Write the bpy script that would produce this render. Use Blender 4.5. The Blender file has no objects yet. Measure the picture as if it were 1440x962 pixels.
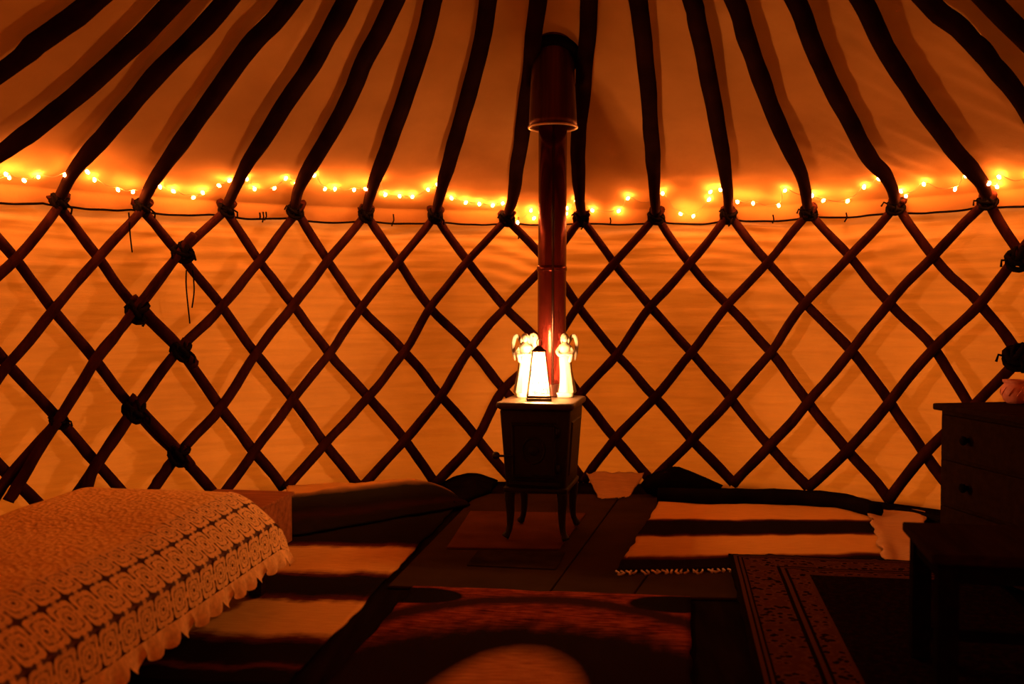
import bpy, bmesh, math, random
from mathutils import Vector, Matrix, noise
random.seed(7)
PI = math.pi
S = bpy.context.scene
COL = S.collection

# ------------------------------------------------------------------ camera
F, D, R = 1400.0, 6.215, 3.18            # focal length in pixels, camera to far wall, lattice radius
PITCH, YAW, CH = -0.0355, -0.0437, 1.12
DPHI, PHI0, H, DH = 0.1408, 0.0556, 1.664, 0.2724
T = 0.52                                 # roof slope
AX = D - R                               # yurt axis stands at (0, AX)
cam_d = bpy.data.cameras.new('camera')
cam = bpy.data.objects.new('camera', cam_d); COL.objects.link(cam)
cam_d.sensor_width = 36.0; cam_d.lens = 36.0 * F / 1440.0
cam_d.clip_start = 0.02
cam_d.dof.use_dof = True; cam_d.dof.focus_distance = 5.1; cam_d.dof.aperture_fstop = 2.4
cam.location = (0, 0, CH)
cam.rotation_euler = (PI / 2 + PITCH, 0, -YAW)
S.camera = cam
# ------------------------------------------------------------------ world, view
w = bpy.data.worlds.new('outside_fill'); S.world = w; w.use_nodes = True
w.node_tree.nodes['Background'].inputs[0].default_value = (1.0, 0.74, 0.5, 1)
w.node_tree.nodes['Background'].inputs[1].default_value = 0.55   # added even fill light outside, evens the glow through the canvas
S.view_settings.view_transform = 'Standard'; S.view_settings.look = 'None'
S.view_settings.gamma = 1.0; S.view_settings.use_curve_mapping = False
S.view_settings.exposure = 1.15
S.cycles.max_bounces = 10; S.cycles.diffuse_bounces = 6
S.cycles.use_denoising = True
FAIRY = (1.0, 0.31, 0.065); FAIRY_POWER = 195.0
LANTERN = (1.0, 0.42, 0.14); LANTERN_POWER = 2900.0

# ------------------------------------------------------------------ pixel helpers
_M = cam.rotation_euler.to_matrix()
O = Vector((0, 0, CH))
def ray(x, y):
    return (_M @ Vector(((x - 720) / F, -(y - 481) / F, -1.0)))
def P(x, y, z=0.0):
    d = ray(x, y); return O + d * ((z - CH) / d.z)
def hit(x, y, g):
    d = ray(x, y); a = 0.5
    while a < 9 and g(O + d * a) < 0: a += 0.02
    lo, hi = a - 0.02, a
    for _ in range(24):
        m = (lo + hi) / 2
        if g(O + d * m) < 0: lo = m
        else: hi = m
    return O + d * hi
def rad(p): return math.hypot(p.x, p.y - AX)
def PW(x, y, r): return hit(x, y, lambda p: (rad(p) - r) if p.y > AX - 1.5 else -1)
def roof_z(r, off=0.0): return H + 0.055 - off + T * (R + 0.045 - r)
def PR(x, y, off=0.0):
    return hit(x, y, lambda p: max(p.z - roof_z(rad(p), off), rad(p) - (R + 0.045 - off)) if p.y > 1 else -1)
def cyl(phi, r, z): return Vector((r * math.sin(phi), AX + r * math.cos(phi), z))
def ang(p): return math.atan2(p.x, p.y - AX)

# ------------------------------------------------------------------ materials
def nt(m): return m.node_tree
class G:
    """small helper around a node tree"""
    def __init__(s, name):
        s.m = bpy.data.materials.new(name); s.m.use_nodes = True
        s.t = s.m.node_tree; s.b = s.t.nodes['Principled BSDF']
    def n(s, typ, **kw):
        nd = s.t.nodes.new(typ)
        for k, v in kw.items(): setattr(nd, k, v)
        return nd
    def put(s, sock, v):
        if isinstance(v, bpy.types.NodeSocket): s.t.links.new(v, sock)
        else: sock.default_value = v
    def math(s, op, a, b=0.0, c=0.0):
        nd = s.n('ShaderNodeMath', operation=op)
        for i, v in enumerate((a, b, c)): s.put(nd.inputs[i], v)
        return nd.outputs[0]
    def noise(s, vec, scale, detail=4, rough=.55, dist=0.0):
        nd = s.n('ShaderNodeTexNoise'); s.put(nd.inputs['Vector'], vec)
        nd.inputs['Scale'].default_value = scale; nd.inputs['Detail'].default_value = detail
        nd.inputs['Roughness'].default_value = rough; nd.inputs['Distortion'].default_value = dist
        return nd.outputs[0]
    def mapping(s, vec, scale):
        nd = s.n('ShaderNodeMapping'); s.put(nd.inputs[0], vec); nd.inputs[3].default_value = scale
        return nd.outputs[0]
    def ramp(s, fac, stops, interp='LINEAR'):
        nd = s.n('ShaderNodeValToRGB'); s.put(nd.inputs[0], fac)
        cr = nd.color_ramp; cr.interpolation = interp
        while len(cr.elements) < len(stops): cr.elements.new(0.5)
        for e, (p, c) in zip(cr.elements, stops):
            e.position = p; e.color = (*c, 1)
        return nd.outputs[0]
    def mix(s, fac, a, b, mode='MIX'):
        nd = s.n('ShaderNodeMix', data_type='RGBA', blend_type=mode)
        s.put(nd.inputs[0], fac); s.put(nd.inputs[6], a if not isinstance(a, tuple) else (*a, 1)); s.put(nd.inputs[7], b if not isinstance(b, tuple) else (*b, 1))
        return nd.outputs[2]
    def coord(s, out='Object'): return s.n('ShaderNodeTexCoord').outputs[out]
    def bump(s, height, strength, dist=0.01):
        nd = s.n('ShaderNodeBump'); s.put(nd.inputs['Height'], height)
        nd.inputs['Strength'].default_value = strength; nd.inputs['Distance'].default_value = dist
        s.t.links.new(nd.outputs[0], s.b.inputs['Normal'])
    def base(s, col, rough=.8, metal=0.0, spec=.3):
        s.put(s.b.inputs['Base Color'], col if not isinstance(col, tuple) else (*col, 1))
        s.put(s.b.inputs['Roughness'], rough); s.b.inputs['Metallic'].default_value = metal
        s.b.inputs['Specular IOR Level'].default_value = spec
        if spec < .1: s.b.inputs['IOR'].default_value = 1.03      # dull cloth and bare wood: hardly any sheen at a low angle
        return s
def simple(name, c, rough=.8, metal=0.0, var=.25, scale=12, stretch=(1, 1, 1), bump=.2, bdist=.004, spec=.3):
    g = G(name)
    v = g.mapping(g.coord(), stretch)
    n = g.noise(v, scale)
    lo = tuple(x * (1 - var) for x in c); hi = tuple(min(1, x * (1 + var)) for x in c)
    g.base(g.ramp(n, [(.3, lo), (.7, hi)]), rough, metal, spec)
    if bump: g.bump(g.noise(v, scale * 6, 3), bump, bdist)
    return g.m
def emission(name, col, power):
    m = bpy.data.materials.new(name); m.use_nodes = True; t = m.node_tree; t.nodes.clear()
    e = t.nodes.new('ShaderNodeEmission'); o = t.nodes.new('ShaderNodeOutputMaterial')
    e.inputs[0].default_value = (*col, 1); e.inputs[1].default_value = power
    t.links.new(e.outputs[0], o.inputs[0]); return m

def canvas_mat(name, c, streak, through, share):
    g = G(name); v = g.coord()
    n1 = g.noise(v, 2.2, 5); n2 = g.noise(g.mapping(v, streak), 6, 4)
    col = g.ramp(n1, [(.3, tuple(x * .72 for x in c)), (.68, c)])
    col = g.mix(g.math('MULTIPLY', n2, .35), col, tuple(x * .7 for x in c))
    g.base(col, .9, 0, .1)
    g.bump(g.math('ADD', g.math('MULTIPLY', g.noise(v, 420, 2), .25), n2), .35, .012)
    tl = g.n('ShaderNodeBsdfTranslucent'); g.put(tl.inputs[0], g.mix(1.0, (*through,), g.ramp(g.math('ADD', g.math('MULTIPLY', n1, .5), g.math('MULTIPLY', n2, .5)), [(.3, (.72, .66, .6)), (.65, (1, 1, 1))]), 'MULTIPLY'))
    mx = g.n('ShaderNodeMixShader'); mx.inputs[0].default_value = share
    out = [q for q in g.t.nodes if q.type == 'OUTPUT_MATERIAL'][0]
    g.t.links.new(g.b.outputs[0], mx.inputs[1]); g.t.links.new(tl.outputs[0], mx.inputs[2]); g.t.links.new(mx.outputs[0], out.inputs[0])
    return g.m
M = {}
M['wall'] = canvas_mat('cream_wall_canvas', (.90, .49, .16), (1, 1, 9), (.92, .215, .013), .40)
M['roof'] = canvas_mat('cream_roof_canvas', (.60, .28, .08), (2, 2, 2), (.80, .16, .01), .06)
M['floor'] = simple('dark_floor_boards', (.007, .0035, .0022), .75, var=.4, scale=4, stretch=(6, .6, 1), spec=.05)
M['pole'] = simple('reddish_brown_wood', (.034, .0072, .004), .5, var=.45, scale=5, stretch=(3, 3, .6), bump=.3, spec=.08)
M['rafter'] = simple('dark_brown_wood', (.017, .0055, .0034), .75, var=.45, scale=5, stretch=(1, 1, 1), bump=.3, spec=.06)
M['cord'] = simple('black_cord', (.006, .0035, .0028), .9, var=.3, scale=60, spec=.04)
M['wire'] = simple('clear_copper_wire', (.55, .3, .14), .4, bump=0)
M['bulb'] = emission('warm_bulb_glow', FAIRY, FAIRY_POWER)
M['lbulb'] = emission('white_bulb_glow', LANTERN, LANTERN_POWER)
M['iron'] = simple('black_cast_iron', (.010, .006, .004), .55, metal=0, var=.3, scale=40, bump=.25, spec=.2)
M['knob'] = simple('black_knob', (.01, .008, .007), .4, bump=0)
M['irontop'] = simple('worn_iron_top', (.045, .028, .014), .45, metal=.2, var=.3, scale=30, bump=.2)
M['pipe'] = simple('dark_red_enamel', (.11, .014, .009), .2, metal=.75, var=.2, scale=3, stretch=(1, 1, .1), bump=0)
M['seam'] = simple('dark_pipe_seam', (.05, .02, .016), .25, metal=.8, bump=0)
M['sleeve'] = simple('brown_metal_sleeve', (.09, .026, .014), .36, metal=.75, var=.3, scale=18, stretch=(3, 3, .05), bump=0)
M['lip'] = simple('pale_metal_lip', (.75, .5, .32), .3, metal=.5, bump=0)
M['stone'] = simple('white_stone', (.36, .33, .27), .6, var=.06, scale=20, bump=.1)
M['brass'] = simple('dark_bronze_frame', (.06, .045, .025), .4, metal=.6, bump=0)
M['oak'] = simple('plain_oak_board', (.20, .062, .018), .6, var=.3, scale=4, stretch=(1, 8, 8), spec=.08)
M['walnut'] = simple('dark_walnut', (.016, .0068, .0036), .7, var=.35, scale=4, stretch=(8, 1, 8), bump=.15, spec=.05)
M['black_wood'] = simple('black_stained_wood', (.005, .0026, .0018), .7, var=.35, scale=4, stretch=(8, 1, 8), bump=.15, spec=.05)
M['terracotta'] = simple('pink_terracotta', (.62, .20, .14), .5, var=.2, scale=25)
M['mattress'] = simple('brown_ticking', (.06, .026, .014), .9)
M['lining'] = simple('brown_lining', (.13, .045, .018), .95)
M['board'] = simple('grey_green_board', (.030, .0145, .006), .8, var=.22, scale=3, bump=.1, spec=.05)
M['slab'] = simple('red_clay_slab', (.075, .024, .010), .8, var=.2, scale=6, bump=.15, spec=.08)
M['plate'] = simple('dark_flat_plate', (.02, .011, .007), .7, var=.5, scale=9, spec=.08)
M['darkcloth'] = simple('black_brown_cloth', (.005, .003, .0025), .95, var=.4, scale=9, spec=.03)
M['palecloth'] = simple('cream_cotton', (.38, .19, .065), .95, var=.15, scale=8, stretch=(1, 12, 1), bump=.4)
M['fringe'] = simple('cream_yarn', (.5, .32, .2), .95, var=.2)
M['tagm'] = simple('cream_label_cloth', (.8, .55, .25), .9, bump=0)
M['yarn'] = simple('cream_crochet_yarn', (.74, .39, .11), .95, var=.18, scale=60, bump=.6, bdist=.004)
def coverlet_mat():
    g = G('cream_crochet_cloth'); v = g.coord()
    vo = g.n('ShaderNodeTexVoronoi'); g.put(vo.inputs['Vector'], v); vo.inputs['Scale'].default_value = 55
    spots = g.noise(v, 48, 2)
    col = g.ramp(vo.outputs[0], [(0, (.88, .50, .15)), (.75, (.68, .36, .10))])
    col = g.mix(g.ramp(spots, [(.64, (0, 0, 0)), (.72, (1, 1, 1))]), col, (.24, .11, .05))
    g.base(col, .95, 0, .015)
    g.bump(g.math('ADD', vo.outputs[0], g.math('MULTIPLY', g.noise(v, 18, 3), 1.5)), .7, .008)
    return g.m
M['coverlet'] = coverlet_mat()
CREAM, DARK, RED, GREEN = (.56, .27, .06), (.010, .006, .005), (.08, .014, .009), (.018, .014, .008)
def stripe_mat(name, stops):
    """woven bands along v of the cloth, edges a little uneven, as dyed in the yarn"""
    g = G(name)
    uv = g.n('ShaderNodeUVMap'); uv.uv_map = 'UVMap'
    sep = g.n('ShaderNodeSeparateXYZ'); g.put(sep.inputs[0], uv.outputs[0])
    wob = g.math('MULTIPLY', g.math('SUBTRACT', g.noise(g.mapping(uv.outputs[0], (4, 1, 1)), 1.5, 3), .5), .05)
    fine = g.math('MULTIPLY', g.math('SUBTRACT', g.noise(g.mapping(uv.outputs[0], (5, 60, 1)), 3, 3), .5), .025)
    v = g.math('ADD', g.math('ADD', sep.outputs[1], wob), fine)
    col = g.ramp(v, stops)
    fib = g.noise(g.mapping(uv.outputs[0], (6, 180, 1)), 2, 3)
    col = g.mix(.55, col, g.ramp(fib, [(.3, (.55, .5, .45)), (.7, (1, 1, 1))]), 'MULTIPLY')
    g.base(col, .95, 0, .015)
    g.bump(fib, .5, .006)
    return g.m
def hide_mat():
    g = G('printed_fur_pile')
    uv = g.n('ShaderNodeUVMap'); uv.uv_map = 'UVMap'
    sep = g.n('ShaderNodeSeparateXYZ'); g.put(sep.inputs[0], uv.outputs[0])
    nz = g.math('MULTIPLY', g.math('SUBTRACT', g.noise(g.mapping(uv.outputs[0], (10, 5, 1)), 1.6, 5), .5), .22)
    u = sep.outputs[0]; v = sep.outputs[1]
    def ell(cu, cv, au, av, warp=.6):
        a = g.math('POWER', g.math('ABSOLUTE', g.math('DIVIDE', g.math('SUBTRACT', u, cu), au)), 2)
        b = g.math('POWER', g.math('ABSOLUTE', g.math('DIVIDE', g.math('SUBTRACT', v, cv), av)), 2)
        return g.math('ADD', g.math('ADD', a, b), g.math('MULTIPLY', nz, warp))
    streak = g.noise(g.mapping(uv.outputs[0], (7, 40, 1)), 2, 4)
    col = g.ramp(g.math('ADD', g.math('MULTIPLY', streak, .6), g.math('MULTIPLY', g.noise(g.mapping(uv.outputs[0], (5, 4, 1)), 1.8, 4), .4)), [(.36, (.025, .005, .003)), (.5, (.15, .022, .009)), (.66, (.30, .055, .018))])
    def over(d, lo, hi, c):
        nonlocal col
        fac = g.ramp(d, [(lo, (1, 1, 1)), (hi, (0, 0, 0))])
        col = g.mix(fac, col, c)
    over(g.math('MULTIPLY', ell(.5, 1.15, .80, .80, 1.5), .5), .40, .58, (.014, .007, .006))
    over(g.math('MULTIPLY', ell(.5, 1.05, .24, .50, .5), .5), .30, .56, g.ramp(streak, [(.3, (.28, .085, .022)), (.7, (.52, .20, .055))]))
    # the dark arch near the far hem
    arch = g.math('ABSOLUTE', g.math('SUBTRACT', ell(.5, 1.05, .78, .95, .5), 1.0))
    over(g.math('MULTIPLY', arch, 2.0), .10, .30, (.03, .010, .008))
    over(g.math('MULTIPLY', ell(.04, .10, .17, .085, .15), .5), .42, .52, (.010, .006, .005))
    over(g.math('MULTIPLY', ell(.98, .10, .20, .10, .15), .5), .42, .52, (.010, .006, .005))
    g.base(col, .95, 0, .015)
    g.bump(g.noise(g.mapping(uv.outputs[0], (120, 300, 1)), 1, 3), .8, .012)
    return g.m
def persian_mat():
    g = G('patterned_wool_pile')
    uv = g.n('ShaderNodeUVMap'); uv.uv_map = 'UVMap'
    sep = g.n('ShaderNodeSeparateXYZ'); g.put(sep.inputs[0], uv.outputs[0])
    u = g.math('MULTIPLY', sep.outputs[0], 1.02); v = g.math('MULTIPLY', sep.outputs[1], 2.1)   # metres from the corner
    d = g.math('MINIMUM', u, v)
    vo = g.n('ShaderNodeTexVoronoi'); g.put(vo.inputs['Vector'], g.mapping(uv.outputs[0], (1.02, 2.1, 1))); vo.inputs['Scale'].default_value = 30
    n = g.noise(g.mapping(uv.outputs[0], (1.02, 2.1, 1)), 40, 4, .7)
    fl = g.ramp(g.math('ADD', g.math('MULTIPLY', vo.outputs[0], .6), g.math('MULTIPLY', n, .6)), [(.47, (.007, .003, .002)), (.55, (.085, .026, .010)), (.70, (.055, .016, .008))])
    field = g.ramp(n, [(.45, (.005, .0025, .002)), (.62, (.013, .005, .0035))])
    edge = (.006, .003, .002); line = (.060, .020, .009)
    ramp = g.n('ShaderNodeValToRGB'); g.put(ramp.inputs[0], g.math('DIVIDE', d, .44)); cr = ramp.color_ramp; cr.interpolation = 'CONSTANT'
    st = [(0, (0, 0, 0)), (.045, (.5, 0, 0)), (.075, (0, 0, 0)), (.09, (.5, 0, 0)), (.115, (0, 0, 0)), (.13, (1, 0, 0)), (.42, (0, 0, 0)), (.45, (.5, 0, 0)), (.485, (0, 0, 0)), (.51, (1, 0, 0)), (.66, (.5, 0, 0)), (.69, (0, 1, 0))]
    while len(cr.elements) < len(st): cr.elements.new(.5)
    for e, (p, c) in zip(cr.elements, st): e.position = p; e.color = (*c, 1)
    sp = g.n('ShaderNodeSeparateColor'); g.put(sp.inputs[0], ramp.outputs[0])
    isl = g.math('GREATER_THAN', sp.outputs[0], .3); isf = g.math('GREATER_THAN', sp.outputs[0], .8)
    col = g.mix(isl, edge, line); col = g.mix(isf, col, fl); col = g.mix(sp.outputs[1], col, field)
    g.base(col, .95, 0, .015)
    g.bump(g.noise(g.mapping(uv.outputs[0], (1.02, 2.1, 1)), 220, 2), .6, .008)
    return g.m

# ------------------------------------------------------------------ mesh helpers
def obj(name, verts, faces, mat, parent=None, smooth=True, loc=None, uv=None):
    me = bpy.data.meshes.new(name); me.from_pydata([tuple(v) for v in verts], [], faces); me.update()
    if smooth:
        me.polygons.foreach_set('use_smooth', [True] * len(me.polygons))
    if uv is not None:
        l = me.uv_layers.new(name='UVMap')
        for lp in me.loops: l.data[lp.index].uv = uv[lp.vertex_index]
    me.materials.append(mat)
    o = bpy.data.objects.new(name, me); COL.objects.link(o)
    if parent: o.parent = parent
    if loc is not None: o.location = loc
    return o
def tag(o, label=None, cat=None, group=None, kind=None):
    if label: o['label'] = label
    if cat: o['category'] = cat
    if group: o['group'] = group
    if kind: o['kind'] = kind
    return o
def thing(name, label, cat, loc=(0, 0, 0), rz=0, group=None):
    o = bpy.data.objects.new(name, None); COL.objects.link(o)
    o.empty_display_size = .1; o.location = loc; o.rotation_euler = (0, 0, rz)
    return tag(o, label, cat, group)
def spline(pts, n=6):
    pts = [Vector(p) for p in pts]; out = []
    for k in range(len(pts) - 1):
        p0 = pts[max(0, k - 1)]; p1 = pts[k]; p2 = pts[k + 1]; p3 = pts[min(len(pts) - 1, k + 2)]
        for i in range(n):
            t = i / n
            out.append(.5 * ((2 * p1) + (p2 - p0) * t + (2 * p0 - 5 * p1 + 4 * p2 - p3) * t * t + (3 * p1 - p0 - 3 * p2 + p3) * t ** 3))
    out.append(pts[-1]); return out
def tube(pts, r, seg=8, cap=True):
    pts = [Vector(p) for p in pts]; n = len(pts); V = []; Fc = []
    rr = r if isinstance(r, (list, tuple)) else [r] * n
    up = Vector((0, 0, 1)); ref = None
    for k, p in enumerate(pts):
        t = (pts[min(n - 1, k + 1)] - pts[max(0, k - 1)]).normalized()
        if ref is None: ref = t.orthogonal().normalized()
        ref = (ref - t * ref.dot(t)).normalized(); b = t.cross(ref)
        for s in range(seg):
            a = 2 * PI * s / seg
            V.append(p + (ref * math.cos(a) + b * math.sin(a)) * rr[k])
    for k in range(n - 1):
        for s in range(seg):
            a = k * seg + s; c = k * seg + (s + 1) % seg
            Fc.append((a, c, c + seg, a + seg))
    if cap:
        Fc.append(tuple(range(seg))[::-1]); Fc.append(tuple(range((n - 1) * seg, n * seg)))
    return V, Fc
def merge(*parts):
    V = []; Fc = []
    for v, f in parts:
        o = len(V); V += [Vector(x) for x in v]; Fc += [tuple(i + o for i in q) for q in f]
    return V, Fc
def box(x0, x1, y0, y1, z0, z1, bev=0.0):
    bm = bmesh.new(); bmesh.ops.create_cube(bm, size=1)
    for v in bm.verts:
        v.co = Vector((x0 + (v.co.x + .5) * (x1 - x0), y0 + (v.co.y + .5) * (y1 - y0), z0 + (v.co.z + .5) * (z1 - z0)))
    if bev: bmesh.ops.bevel(bm, geom=bm.edges[:], offset=bev, segments=2, affect='EDGES', profile=.5)
    r = ([v.co.copy() for v in bm.verts], [tuple(v.index for v in f.verts) for f in bm.faces])
    bm.free(); return r
def lathe(prof, seg=20, fold=None):
    V = []; Fc = []
    for k, (r, z) in enumerate(prof):
        for s in range(seg):
            a = 2 * PI * s / seg; q = r * (fold(a, z) if fold else 1)
            V.append(Vector((q * math.cos(a), q * math.sin(a), z)))
    for k in range(len(prof) - 1):
        for s in range(seg):
            a = k * seg + s; b = k * seg + (s + 1) % seg
            Fc.append((a, b, b + seg, a + seg))
    Fc.append(tuple(range(seg))[::-1]); Fc.append(tuple(range((len(prof) - 1) * seg, len(prof) * seg)))
    return V, Fc
def ball(c, r, sc=(1, 1, 1), u=12, v=8):
    V = []; Fc = []; c = Vector(c)
    for j in range(v + 1):
        th = PI * j / v
        for i in range(u):
            ph = 2 * PI * i / u
            V.append(c + Vector((r * sc[0] * math.sin(th) * math.cos(ph), r * sc[1] * math.sin(th) * math.sin(ph), r * sc[2] * math.cos(th))))
    for j in range(v):
        for i in range(u):
            a = j * u + i; b = j * u + (i + 1) % u
            Fc.append((a, a + u, b + u, b))
    return V, Fc
def frustum(hx0, hy0, z0, hx1, hy1, z1, bev=0.0):
    bm = bmesh.new(); bmesh.ops.create_cube(bm, size=2)
    for v in bm.verts:
        if v.co.z < 0: v.co = Vector((v.co.x * hx0, v.co.y * hy0, z0))
        else: v.co = Vector((v.co.x * hx1, v.co.y * hy1, z1))
    if bev: bmesh.ops.bevel(bm, geom=bm.edges[:], offset=bev, segments=2, affect='EDGES', profile=.5)
    r = ([v.co.copy() for v in bm.verts], [tuple(v.index for v in f.verts) for f in bm.faces]); bm.free(); return r
def nz(x, y, z=0.0): return noise.noise(Vector((x, y, z)))
def sheet(name, corners, nu, nv, zf, thick, mat, parent=None, jag=0.0):
    """a cloth lying on the floor: corners far-left, far-right, near-right, near-left (xy); zf(u, v) is its top"""
    a, b, c, d = [Vector((p[0], p[1], 0)) for p in corners]
    top = []; uv = []
    for j in range(nv + 1):
        for i in range(nu + 1):
            u = i / nu; v = j / nv
            p = a * (1 - u) * (1 - v) + b * u * (1 - v) + c * u * v + d * (1 - u) * v
            if jag and (i in (0, nu) or j in (0, nv)):
                p += Vector((nz(p.x * 9, p.y * 9, 3), nz(p.x * 9, p.y * 9, 8), 0)) * jag
            top.append(Vector((p.x, p.y, zf(u, v)))); uv.append((u, v))
    N = len(top); V = top + [Vector((p.x, p.y, p.z - thick)) for p in top]; uv = uv + uv
    Fc = []
    w_ = nu + 1
    for j in range(nv):
        for i in range(nu):
            k = j * w_ + i
            Fc.append((k, k + w_, k + w_ + 1, k + 1)); Fc.append((k + N, k + 1 + N, k + w_ + 1 + N, k + w_ + N))
    rim = [i for i in range(w_)] + [j * w_ + nu for j in range(1, nv + 1)] + [nv * w_ + i for i in range(nu - 1, -1, -1)] + [j * w_ for j in range(nv - 1, 0, -1)]
    for k in range(len(rim)):
        x, y = rim[k], rim[(k + 1) % len(rim)]
        Fc.append((x, y, y + N, x + N))
    return obj(name, V, Fc, mat, parent, uv=uv)

# ------------------------------------------------------------------ the setting: floor, wall canvas, roof canvas
V = [Vector((0, AX, 0))] + [cyl(2 * PI * k / 96, R + .17, 0) for k in range(96)]
Fc = [(0, 1 + (k + 1) % 96, 1 + k) for k in range(96)]
V2 = V + [v - Vector((0, 0, .06)) for v in V]
Fc2 = Fc + [tuple(i + 97 for i in f)[::-1] for f in Fc] + [(1 + k, 1 + (k + 1) % 96, 98 + (k + 1) % 96, 98 + k) for k in range(96)]
tag(obj('floor', V2, Fc2, M['floor'], smooth=False), 'dark wooden floor of the round tent', kind='structure')

def angles(dense, coarse, lim=.95):
    a = []; x = -PI
    while x < PI - 1e-6:
        a.append(x); x += dense if -lim < x < lim else coarse
    return a
def wall_grid():
    A = angles(.0042, .05); NZ = 170
    top = H + .06; V = []; Fc = []
    for k in range(NZ + 1):
        z = top * k / NZ
        for p in A:
            s = p * R
            near = math.exp(-(top - z) / .30)
            d = .014 * nz(s * 1.1, z * 6, 1) + .012 * nz(s * 1.6, z * 17, 4) + .0065 * nz(s * 2.0, z * 46, 9)
            sl = z * 11 + .45 * math.sin(s * 4.6 + 1) + 2.0 * nz(s * .8, z * .8, 13)     # drooping pleats under the eave
            d += near * (.020 * math.sin(sl * 6.0) * (.45 + nz(s * 2.2, z * 4, 5)) + .012 * nz(s * 3, z * 36, 6))
            low = math.exp(-z / .18)
            d += low * .009 * math.sin(z * 75 + 2.2 * nz(s * 1.3, z, 20))
            V.append(cyl(p, R + .122 + max(-.034, min(.04, d)), z))
    n = len(A)
    for k in range(NZ):
        for i in range(n):
            a = k * n + i; b = k * n + (i + 1) % n
            Fc.append((a, a + n, b + n, b))
    return V, Fc
wv, wf = wall_grid()
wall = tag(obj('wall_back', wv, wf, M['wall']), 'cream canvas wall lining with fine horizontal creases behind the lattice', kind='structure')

def roof_grid():
    A = angles(.0056, .05); rows = []
    for k in range(7): rows.append(('skirt', k / 6))
    for k in range(1, 131): rows.append(('cone', (k / 130) ** 1.15))
    V = []; Fc = []; r0 = R + .045; r1 = .55
    for typ, q in rows:
        for p in A:
            i = (p - PHI0) / DPHI; c = (i - math.floor(i))
            sag = 4 * c * (1 - c)
            if typ == 'skirt':
                zb = H - .016 - .016 * sag + .008 * nz(p * 14, 0, 2)
                z = zb + (roof_z(r0) - zb) * q
                d = (1 - q) * (.004 * nz(p * 40, z * 8, 3))
                V.append(cyl(p, r0 + d + .036 * (1 - q), z))
            else:
                r = r0 + (r1 - r0) * q
                low = math.exp(-q * 16); on = min(1, q * 12)
                d = on * (-.020 * sag + .020 * nz(p * 5, q * 5, 1) + .007 * nz(p * 16, q * 14, 4)) + low * on * (.012 * nz(p * 26 + q * 20, q * 40, 6))
                if p > .35: d += on * .010 * nz(p * 30 + q * 26, q * 3, 11) * min(1, (p - .35) * 4)
                V.append(cyl(p, r, roof_z(r) - min(.02, max(-.05, d)) ))
    n = len(A); m = len(rows)
    for k in range(m - 1):
        for i in range(n):
            a = k * n + i; b = k * n + (i + 1) % n
            Fc.append((a, a + n, b + n, b))
    o = len(V); V.append(Vector((0, AX, roof_z(r1) + .12)))
    for i in range(n): Fc.append(((m - 1) * n + i, o, (m - 1) * n + (i + 1) % n))
    return V, Fc
rv, rf = roof_grid()
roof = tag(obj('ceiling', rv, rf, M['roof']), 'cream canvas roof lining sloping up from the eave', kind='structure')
rp_ = []
for k in range(281):
    p = -1.05 + 2.1 * k / 280; i = (p - PHI0) / DPHI; c = i - math.floor(i)
    rp_.append(cyl(p, R + .070 + .006 * nz(k * .3, 2, 5), H - .018 - .030 * c * (1 - c) * 4 * (.5 + .5 * nz(math.floor(i) * 3.3, 1, 1)) + .005 * nz(k * .2, 1, 3)))
v, f = tube(rp_, .0062, 6); obj('eave_rope', v, f, M['cord'], roof)
for (x, y, ln) in ((370, 299, 14), (374, 299, 11), (365, 300, 9), (553, 302, 16), (729, 306, 30), (1087, 303, 11), (1190, 300, 12), (858, 307, 8), (181, 300, 14)):
    p = PW(x, y, R + .035)
    L = ln * p.y / F
    v, f = tube([p + Vector((0, 0, .004)), p + Vector((.004, -.004, -L * .5)), p + Vector((random.uniform(-.012, .012), -.004, -L))], .0045, 5)
    obj('tie_cord', v, f, M['cord'], roof)
p = PW(585, 681, R + .045); t_ = Vector((math.cos(ang(p)), -math.sin(ang(p)), 0)); n_ = Vector((t_.y, -t_.x, 0))
lv = [p + t_ * sx * .021 + Vector((0, 0, sz * .031)) + nn * n_ for nn in (0, .004) for sx, sz in ((-1, -1), (1, -1), (1, 1), (-1, 1))]
obj('sewn_label', lv, [(0, 1, 2, 3), (7, 6, 5, 4), (0, 4, 5, 1), (1, 5, 6, 2), (2, 6, 7, 3), (3, 7, 4, 0)], M['tagm'], wall, smooth=False)['label'] = 'small pale label sewn to the wall canvas'

# ------------------------------------------------------------------ lattice: nodes read off the wall, poles through the nodes
NODE = {}
def row(j, s, it):
    for k, xy in zip(s, it): NODE[(k, j)] = xy
def fr(a, b): return [a + k for k in range(int(b - a) + 1)]
row(0, fr(-7, 5), [(83, 287), (200, 293), (318, 295), (417, 296), (515, 300), (613, 302), (713, 308), (818, 307), (923, 304), (1025, 303), (1138, 300), (1262, 292), (1388, 285)])
row(1, fr(-7.5, -1.5), [(23, 362), (138, 360), (252, 357), (365, 365), (462, 365), (560, 367), (658, 367)])
row(1, fr(.5, 5.5), [(865, 370), (970, 372), (1080, 370), (1195, 363), (1312, 362), (1434, 360)])
row(2, fr(-7, 5), [(75, 435), (193, 433), (312, 430), (412, 428), (508, 432), (605, 432), (710, 432), (813, 430), (915, 432), (1023, 430), (1132, 428), (1250, 428), (1378, 430)])
row(3, fr(-6.5, -3.5), [(133, 503), (253, 490), (360, 495), (463, 496)])
NODE[(-1.5, 3)] = (662, 490)
row(3, fr(.5, 5.5), [(867, 499), (973, 496), (1084, 496), (1197, 495), (1313, 492), (1434, 505)])
row(4, fr(-7, -4), [(82, 587), (187, 573), (310, 572), (412, 560)])
row(4, fr(-1, 4), [(708, 547), (815, 555), (921, 559), (1027, 563), (1136, 568), (1251, 568)])
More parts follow.
